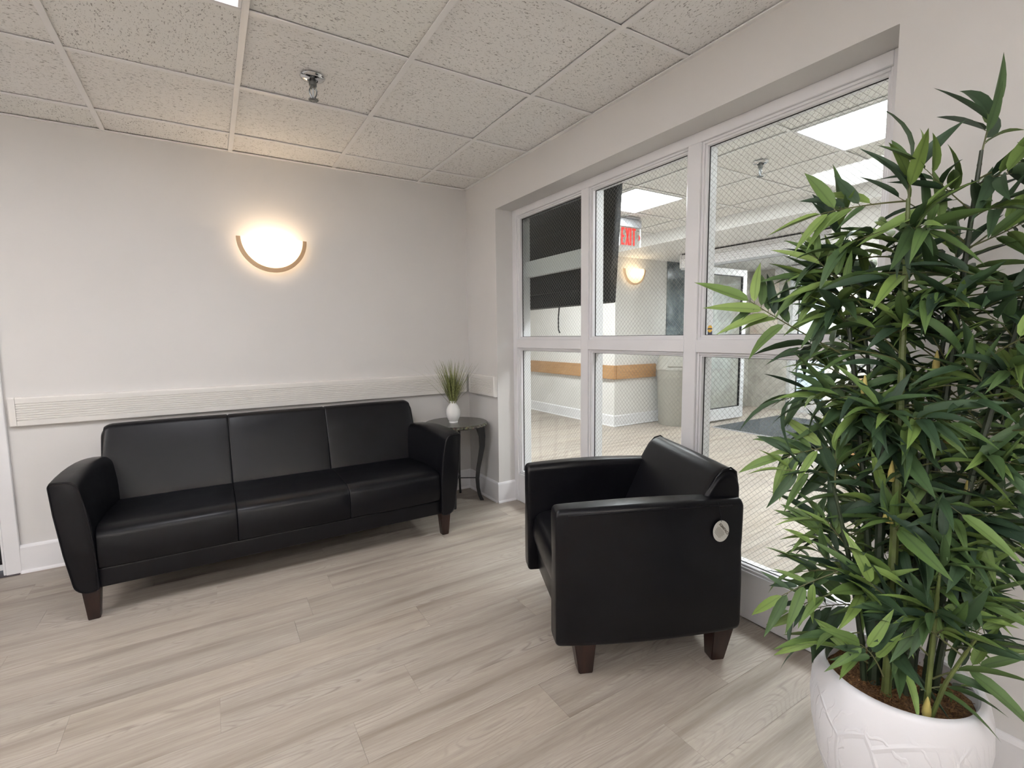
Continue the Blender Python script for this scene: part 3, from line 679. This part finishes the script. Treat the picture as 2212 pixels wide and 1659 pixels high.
def sprig(base, d, L, nl=7, droop=.5, ll=.105, spread=.75, t0=.32, face=None):
    d = d.normalized(); pts = []; p = base.copy(); v = d.copy(); n = 7
    for i in range(n+1):
        pts.append(p.copy()); v = (v + Vector((0, 0, -droop*.09))).normalized(); p = p + v*(L/n)
    tube(twig_bm, [q-BO for q in pts], [.0022-.0012*i/n for i in range(n+1)], 4, False)
    side = 1; roll = rng.uniform(-1.2, 1.2)
    for k in range(nl):
        t = t0 + (1-t0)*k/(nl-1); i = min(n-1, int(t*n)); q = pts[i].lerp(pts[i+1], t*n-i) if i < n else pts[n]
        ax = (pts[min(i+1, n)]-pts[max(i-1, 0)]).normalized()
        sd = ax.cross(Vector((0, 0, 1)))
        if sd.length < .2: sd = Vector((rng.uniform(-1, 1), rng.uniform(-1, 1), 0))
        sd.normalize()
        sd = ax.cross(face).normalized() if face is not None else Matrix.Rotation(roll, 3, ax) @ sd
        if k == nl-1: dirv = ax + Vector((0, 0, rng.uniform(-.25, .1)))
        else: dirv = ax*rng.uniform(.55, 1.0) + sd*side*spread*rng.uniform(.5, 1.15) + Vector((0, 0, rng.uniform(-.55, .60)))
        side = -side
        l_ = ll*rng.uniform(.75, 1.3)
        up = Vector((rng.uniform(-1, .6), rng.uniform(-.9, .7), 1))
        if face is not None: up = face + Vector((rng.uniform(-.3, .3), rng.uniform(-.3, .3), rng.uniform(-.2, .6)))
        q2 = q + dirv.normalized()*.008
        tube(twig_bm, [q-BO, q2-BO], .0009, 3, False)
        add_leaf(q2, dirv, up, l_, l_*rng.uniform(.165, .22))
canes = [  # lat0, dep0, lat1, dep1, ztop, radius, light?
    (-.020, -.045, -.040, -.03, 1.555, .011, 1), (.030, .02, .085, .05, 1.655, .010, 0), (-.050, .01, -.17, .02, 1.48, .009, 0), (.050, -.03, .20, .0, 1.52, .009, 0),
    (.0, .05, .06, .10, 1.38, .010, 0), (-.030, .03, -.11, .10, 1.28, .009, 0), (.075, .03, .16, .06, 1.05, .009, 0), (-.065, -.02, -.15, -.08, .88, .008, 0), (.052, -.085, .055, -.11, .72, .0065, 1), (.062, -.082, .12, -.12, .60, .005, 1), (-.01, .0, -.02, .02, 1.15, .014, 0), (-.045, -.01, -.06, .0, 1.05, .013, 0), (.02, -.01, .03, .0, 1.0, .012, 0)]
LEFTLIM = [(.40, -.26), (.52, -.34), (.62, -.33), (.74, -.30), (.84, -.26), (.95, -.31), (1.1, -.36), (1.25, -.36), (1.36, -.32), (1.45, -.28), (1.6, -.27), (1.7, -.06), (1.8, -.02)]
RIGHTLIM = [(.40, .13), (.5, .17), (.7, .18), (.8, .17), (.9, .28), (1.1, .32), (1.5, .32), (1.8, .28)]
def lim(tab, z):
    for (a, b), (c, d) in zip(tab, tab[1:]):
        if a <= z <= c: return b+(d-b)*(z-a)/(c-a)
    return tab[0][1] if z < tab[0][0] else tab[-1][1]
def cane_at(c, z):
    t = max(0, (z-.36)/(c[4]-.36)); e = t**1.4
    return W(c[0]+(c[2]-c[0])*e, c[1]+(c[3]-c[1])*e, z)
for ci, c in enumerate(canes):
    bm = bmesh.new(); pts = []; rr = []; z = .36; step = .105
    while z < c[4]:
        r = c[5]*(1-.62*((z-.36)/(c[4]-.36))**1.5)
        for dz, k in ((0, 1.0), (.004, 1.16), (.009, 1.0), (.095, .95)): pts.append(cane_at(c, min(z+dz, c[4]))-BO); rr.append(r*k)
        z += step
    tube(bm, pts, rr, 8); link('cane', bm, 'canel' if c[6] else 'cane', bam, True)
    z = .50 + .03*(ci % 4)
    while z < c[4]-.03 and ci < 10:
        for rep in range(3 if z > .58 else 2):
            az = rng.uniform(0, 2*math.pi); b = cane_at(c, z+rng.uniform(-.02, .02)); lat0 = (b-PC).dot(LAT); dep0 = (b-PC).dot(DEP)
            dl, dd = math.cos(az), math.sin(az)
            L = rng.uniform(.10, .24)
            m_ = .105
            tl = lat0+dl*(L+m_); lo, hi = lim(LEFTLIM, z+.04), lim(RIGHTLIM, z+.04)
            if tl < lo: L = max(.04, L-(lo-tl))
            if tl > hi: L = max(.04, L-(tl-hi))
            if dep0+dd*(L+m_) > .25: L = max(.03, (.25-dep0)/max(dd, .3)-m_)
            if dep0+dd*(L+m_) < -.17: L = max(.03, (.17+dep0)/max(-dd, .3)-m_)
            if .70 < z < .96 and dd < -.2 and abs(dl) < .8 and rng.random() < .8: continue
            if z < .6 and dd < -.2 and rng.random() < .6: continue
            sprig(b, LAT*dl+DEP*dd+Vector((0, 0, rng.uniform(-.15, 1.25))), L, rng.choice((6, 7, 7, 8)), rng.uniform(-.4, 1.3), rng.uniform(.095, .13))
        z += rng.uniform(.058, .085)
    if ci < 9:
        top = cane_at(c, c[4]-.02)
        sprig(top, Vector((c[2]-c[0], 0, 1.0)) if ci != 1 else Vector((.1, -.1, 1)), .10, 8, .2, .115, .9)
# single branches that stand out of the mass
def px_sprig(a, b, n, ll, droop=.3, t0=.32, sp=.75, light=0):
    global LIGHT
    A, B = W(*a), W(*b); LIGHT = bool(light); sprig(A, B-A, (B-A).length, n, droop, ll, sp, t0, -DEP*.9+Vector((0, 0, .5)) if light else None); LIGHT = False
px_sprig((-.15, -.02, 1.20), (-.365, -.05, 1.325), 12, .118, -.2, .55, 1.2, 1)
px_sprig((-.12, -.06, .66), (-.25, -.1, .585), 9, .10, .3, .4, .9, 1); px_sprig((-.10, -.06, .62), (-.235, -.08, .54), 9, .095); px_sprig((-.08, -.08, .52), (-.16, -.12, .50), 8, .11)
px_sprig((-.10, -.02, 1.12), (-.27, -.06, 1.13), 9, .11, .8); px_sprig((-.12, -.05, .98), (-.26, -.08, .95), 9, .11, .3, .4, .9, 1); px_sprig((-.12, -.05, .90), (-.25, -.10, .92), 8, .11)
px_sprig((.06, -.08, .46), (.12, -.08, .53), 7, .12, .6); px_sprig((.04, -.09, .43), (.10, -.06, .46), 5, .10, .5); px_sprig((.08, -.05, .62), (.13, -.06, .68), 8, .105); px_sprig((.08, -.05, .52), (.14, -.06, .57), 8, .11)
px_sprig((.07, .0, .85), (.15, -.02, .80), 8, .13, .8); px_sprig((-.06, -.1, .46), (-.10, -.13, .50), 7, .11, .6)
px_sprig((-.04, -.03, 1.55), (-.20, -.06, 1.56), 9, .11, .3, .4, .9, 1); px_sprig((-.04, -.03, 1.50), (-.19, -.05, 1.47), 9, .11, .5); px_sprig((.10, -.04, 1.18), (.17, -.15, 1.30), 9, .125, .9, .5, 1.1, 1); px_sprig((-.10, -.03, 1.30), (-.215, -.06, 1.44), 8, .105, .0, .45, 1.0, 1); px_sprig((-.03, -.12, .45), (-.06, -.16, .56), 7, .10, 1.2, .5, 1.0, 1)
tag(link('twigs', twig_bm, 'twig', bam), kind='stuff')
for lat, dep, z, k in ((-.036, -.052, .80, 1.5), (-.038, -.05, .90, .8), (.052, -.10, .375, 1), (-.02, -.046, .47, 1), (.06, .0, .98, .9), (.03, -.02, 1.16, .8), (.01, -.05, .42, 1.1), (.10, -.02, .88, .8), (-.10, -.03, 1.10, .8), (.0, -.03, 1.02, .7)):
    bm = bmesh.new(); k *= .72; lathe(bm, [(.009*k, 0), (.0125*k, .008), (.0115*k, .022), (.006*k, .040), (.001, .050)], 10); o = link('leaf_sheath', bm, 'sheath', bam, True); o.location = W(lat, dep, z)-BO
# leaf meshes
def leaf_mesh(curl, twist, fold, mt):
    bm = bmesh.new(); uvl = bm.loops.layers.uv.new('UVMap'); rows = []
    prof = [(0, .10), (.06, .62), (.20, .98), (.38, 1.0), (.58, .82), (.78, .48), (.92, .17)]
    for t, wd in prof:
        zc = -curl*t*t; a = twist*t; c, s = math.cos(a), math.sin(a)
        rows.append([(bm.verts.new(( wd*.5*u*c, t*(1-.25*curl*t), zc + abs(u)*fold*wd*.12 + wd*.10*u*s)), (u*.5+.5, t)) for u in (-1, 0, 1)])
    tipv = (bm.verts.new((0, 1-.25*curl, -curl)), (.5, 1.0))
    for A, B in zip(rows, rows[1:]):
        for i in (0, 1):
            q = (A[i], A[i+1], B[i+1], B[i]); f = bm.faces.new([v for v, _ in q])
            for lp, (_, uv) in zip(f.loops, q): lp[uvl].uv = uv
    for i in (0, 1):
        q = (rows[-1][i], rows[-1][i+1], tipv); f = bm.faces.new([v for v, _ in q])
        for lp, (_, uv) in zip(f.loops, q): lp[uvl].uv = uv
    me = bpy.data.meshes.new('leaf'); bm.to_mesh(me); bm.free(); me.materials.append(M[mt]); me.polygons.foreach_set('use_smooth', [True]*len(me.polygons)); return me
LM = [leaf_mesh(c, t, f, mt) for mt in ('leaf', 'youngleaf') for c, t, f in ((.10, .2, .5), (.22, -.3, .5), (.34, .4, .4), (.05, -.1, .6), (.45, .1, .4), (.16, .5, .5))]
def vis(l):  # nearer to the viewpoint and inside its view first
    q = l[2]-CAM; dz = q.dot(fw); x = q.dot(rt)/dz*FPX+1106; y = 829.5-q.dot(upv)/dz*FPX
    return q.length - l[3]*1.5 + (0 if 0 < x < 2212 and 0 < y < 1659 else 9)
leaves.sort(key=vis)
for m, v, _, _ in leaves[:300]:
    o = bpy.data.objects.new('leaf', LM[v]); C.objects.link(o); o.parent = bam; o.matrix_local = m
vs, fs, uvs = [], [], []
for m, v, _, _ in leaves[300:]:
    me = LM[v % 6]; b = len(vs); vs += [tuple(m @ q.co) for q in me.vertices]; ud = me.uv_layers[0].data
    for p in me.polygons: fs.append([b+i for i in p.vertices]); uvs += [tuple(ud[i].uv) for i in p.loop_indices]
me = bpy.data.meshes.new('foliage'); me.from_pydata(vs, [], fs); ul = me.uv_layers.new(name='UVMap')
for i, u in enumerate(uvs): ul.data[i].uv = u
tag(link('foliage', me, 'leafs', bam, 'all'), kind='stuff')

# ------------------------------------------------------------------ lobby beyond the glass
struct(boxes('wall_lobby_far', [(2.86, 3.0, 1.30, 4.2, 0, 2.6), (3.0, 3.86, 1.30, 1.44, 0, 2.6), (2.94, 4.0, -4.5, -1.32, 0, 2.6), (4.0, 6.1, -1.46, -1.32, 0, 2.6)], 'lwall'))
struct(boxes('wall_lobby_left', [(0, 2.86, 4.1, 4.2, 0, 2.6), (.0, .28, .14, 4.1, 0, 2.6)], 'lwall')); struct(boxes('wall_lobby_right', [(.28, 2.94, -4.6, -4.5, 0, 2.6)], 'lwall'))
struct(boxes('wall_vestibule', [(4.36, 6.1, 1.42, 1.52, 0, 2.6), (6.1, 6.22, .76, 1.52, 0, 2.6), (6.1, 6.22, -1.46, .76, 2.14, 2.6), (6.1, 6.22, -1.46, -1.2, 0, 2.6)], 'lmarble'))
tag(boxes('stone_column', [(3.86, 4.29, 1.285, 1.62, 0, 2.298)], 'dmarble', None, .004), 'dark grey marble column behind the waste bin', 'column')
struct(boxes('trim_3', [(4.29, 4.36, 1.27, 1.62, 0, 2.298)], 'trim'))
def oak_rail(segs, label):
    o = empty('oak_handrail', segs[0][:3]); tag(o, label, 'handrail'); b = Vector(segs[0][:3])
    for s in segs:
        bm = bmesh.new(); bx(bm, *[q-b[i//2] for i, q in enumerate(s[3:])]); bmesh.ops.bevel(bm, geom=bm.edges[:], offset=.006, segments=2, affect='EDGES'); link('rail_board', bm, 'oak', o, True)
oak_rail([(2.82, 1.3, .74, 2.812, 2.858, 1.262, 4.0, .655, .842), (2.85, 1.28, .74, 2.860, 3.62, 1.252, 1.298, .655, .842)], 'honey oak handrail board wrapping the lobby wall corner, beyond the glass')
tag(boxes('oak_post', [(2.86, 2.935, -1.72, -1.60, .02, .86)], 'oak', None, .008, 2), 'honey oak board standing at the lobby wall behind the bamboo', 'post')
# waste bin
bn = empty('waste_bin', (3.70, .975, 0)); tag(bn, 'beige plastic waste bin with domed swing lid in the lobby', 'waste bin')
bm = bmesh.new(); lathe(bm, [(0, 0), (.215, 0), (.222, .01), (.250, .74), (.256, .75), (.256, .765), (.24, .765), (0, .765)], 48); link('bin_body', bm, 'bin', bn, True)
bm = bmesh.new(); lathe(bm, [(.252, .767), (.264, .768), (.266, .80), (.258, .812), (.245, .86), (.222, .96), (.185, 1.04), (.11, 1.085), (0, 1.10)], 48); link('domed_lid', bm, 'bin', bn, True)
fl = boxes('swing_flap', [(-.105, .105, -.012, .012, -.10, .10)], 'bin', bn, .006, 2); a = math.atan2(CAM.y-.975, CAM.x-3.7); fl.location = (.236*math.cos(a), .236*math.sin(a), .915); fl.rotation_euler = (math.radians(-16), 0, a+math.pi/2)
# entrance mat
struct_mat = boxes('entrance_mat', [(3.93, 5.5, -1.15, .52, .0, .010)], 'mat', None, .003); tag(struct_mat, 'dark grey entrance mat on the lobby floor inside the doors', 'floor mat')
em = boxes('mat_edge', [(3.905, 3.93, -1.15, .52, .0, .008)], 'grey', struct_mat)
# exit sign
ex = empty('exit_sign', (1.866, .06, HL)); tag(ex, 'hanging exit sign with red letters beyond the middle pane', 'exit sign')
boxes('canopy', [(-.10, .10, -.05, .05, -.012, .003)], 'grey', ex, .002); boxes('housing', [(-.145, .145, -.022, .022, -.092, -.012)], 'grey', ex, .008, 2)
boxes('acrylic_panel', [(-.145, .145, -.004, .004, -.278, -.092)], 'dglass', ex); boxes('edge_trim', [(-.150, -.145, -.006, .006, -.278, -.092), (.145, .150, -.006, .006, -.278, -.092)], 'trim', ex)
def bar(bm, a, b, wd): 
    a, b = Vector(a), Vector(b); d = (b-a).normalized(); q = Vector((-d.y, d.x))*wd/2
    loft(bm, [[Vector((p.x, y, p.y)) for p in (a-q, b-q, b+q, a+q)] for y in (-.0100, -.0050)])
for nm, bars in (('letter_e', [((0, 0), (0, .15)), ((0, .0), (.034, .0)), ((0, .075), (.030, .075)), ((0, .15), (.034, .15))]), ('letter_x', [((.056, -.009), (.094, .159)), ((.094, -.009), (.056, .159))]), ('letter_i', [((.118, -.009), (.118, .159))]), ('letter_t', [((.164, -.009), (.164, .15)), ((.140, .15), (.188, .15))])):
    bm = bmesh.new()
    for q0, q1 in bars:
        a, b = Vector(q0), Vector(q1)
        if nm == 'letter_e' and a.y != b.y: a.y -= .009; b.y += .009
        bar(bm, a+Vector((-.115, -.26)), b+Vector((-.115, -.26)), .020)
    link(nm, bm, 'red', ex)
bm = bmesh.new(); loft(bm, [[Vector((x, y, z)) for x, z in ((.118, -.155), (.142, -.185), (.118, -.215))] for y in (-.0095, -.0055)]); link('arrow', bm, 'red', ex)
# shutter housing above the inner doors
sh = empty('shutter_housing', (3.5, -.24, 2.115)); tag(sh, 'long white ribbed shutter housing above the lobby entrance', 'shutter housing')
bm = bmesh.new(); prof = [(0, 0)]
for k in range(5): prof += [(0, .03+k*.026), (.006, .032+k*.026), (.006, .036+k*.026), (0, .038+k*.026)]
prof += [(0, .162), (.22, .162), (.22, 0)]
loft(bm, [[Vector((x, y, z)) for x, z in prof] for y in (-.98, 1.0)]); link('housing_box', bm, 'trim', sh)
boxes('end_plate', [(-.012, .23, 1.0, 1.012, -.004, .165)], 'trim', sh); boxes('end_plate', [(-.012, .23, -.992, -.98, -.004, .165)], 'trim', sh)
boxes('dark_gap', [(.015, .21, -.99, 1.0, .163, .182)], 'gasket', sh); boxes('bottom_bar', [(-.006, .05, -.98, 1.0, -.028, -.002)], 'grey', sh, .003)
boxes('access_plate', [(-.004, -.0005, -.955, -.90, .045, .125)], 'paper', sh)
# inner door: open leaf, post
def door_leaf(name, loc, rz, wdt, hgt, label):
    o = struct(empty(name, loc, rz), label)
    s = .085
    boxes('door_stile', [(0, s, -.022, .022, .02, hgt)], 'trim', o, .003); boxes('door_stile', [(wdt-s, wdt, -.022, .022, .02, hgt)], 'trim', o, .003)
    boxes('door_rail', [(s, wdt-s, -.022, .022, hgt-.09, hgt)], 'trim', o, .003); boxes('door_rail', [(s, wdt-s, -.022, .022, .02, .185)], 'trim', o, .003)
    boxes('gasket', [(s, s+.01, -.014, .014, .185, hgt-.09), (wdt-s-.01, wdt-s, -.014, .014, .185, hgt-.09), (s+.01, wdt-s-.01, -.014, .014, .185, .195), (s+.01, wdt-s-.01, -.014, .014, hgt-.1, hgt-.09)], 'gasket', o)
    boxes('glass_pane', [(s+.01, wdt-s-.01, -.004, .004, .195, hgt-.1)], 'dglass', o)
    return o
door_leaf('door_2', (3.96, .72, .01), 0, .90, 2.15, None)
struct(boxes('trim_4', [(3.90, 4.02, .76, .86, 0, 2.298), (3.90, 4.02, -1.32, -1.22, 0, 2.298), (3.90, 4.02, -1.22, .76, 2.2, 2.298)], 'trim', None, .003))
op = empty('door_operator', (5.92, .45, 2.13)); tag(op, 'white automatic door operator box above the outer doors', 'door operator')
boxes('operator_case', [(0, .16, -.62, .46, 0, .155)], 'trim', op, .006, 2); boxes('operator_arm', [(.02, .05, -.1, .22, -.03, -.012), (-.12, .05, .2, .23, -.03, -.012)], 'grey', op, .003)
door_leaf('door_3', (6.15, .72, .01), -math.pi/2, .95, 2.1, None); door_leaf('door_4', (6.15, -.24, .01), -math.pi/2, .93, 2.1, None)
tag(boxes('stone_panel', [(6.075, 6.098, .93, 1.40, 1.05, 2.08)], 'panel', None, .003), 'beige stone panel on the vestibule wall beside the outer doors', 'wall panel')
# outside
struct(boxes('ground_outside', [(6.3, 14, -8, 8, -.15, -.02)], 'concrete'))
def shrub(loc, h, r, label, seed):
    o = empty('evergreen_shrub', loc); tag(o, label, 'shrub', 'evergreen shrubs outside the entrance'); g = random.Random(seed); bm = bmesh.new()
    for k in range(900):
        z = h*g.random()**1.1; rad = r*(1-.75*z/h)*math.sqrt(g.uniform(.3, 1)); a = g.uniform(0, 6.28); p = Vector((rad*math.cos(a), rad*math.sin(a), z+.12))
        d = Vector((math.cos(a)+g.uniform(-.5, .5), math.sin(a)+g.uniform(-.5, .5), g.uniform(-.2, .8))).normalized()*g.uniform(.1, .2); s = d.cross(Vector((0, 0, 1))).normalized()*.03
        v = [bm.verts.new(q) for q in (p, p+d*.5+s, p+d, p+d*.5-s, p+d*.5+Vector((0, 0, .025)))]
        for a_, b_ in ((0, 1), (1, 2), (2, 3), (3, 0)): bm.faces.new((v[a_], v[b_], v[4]))
    tag(link('foliage', bm, 'shrub', o), kind='stuff'); bm = bmesh.new(); tube(bm, [(0, 0, -.05), (0, 0, h*.8)], [.05, .02], 8); link('trunk', bm, 'cane', o)
shrub((8.6, .95, 0), 2.4, .55, 'frosted evergreen shrub outside, left of the entrance doors', 1); shrub((8.9, -.6, 0), 2.6, .6, 'frosted evergreen shrub outside, facing the entrance doors', 2); shrub((8.8, 2.6, 0), 2.2, .6, 'frosted evergreen shrub outside, furthest left beyond the doors', 3)
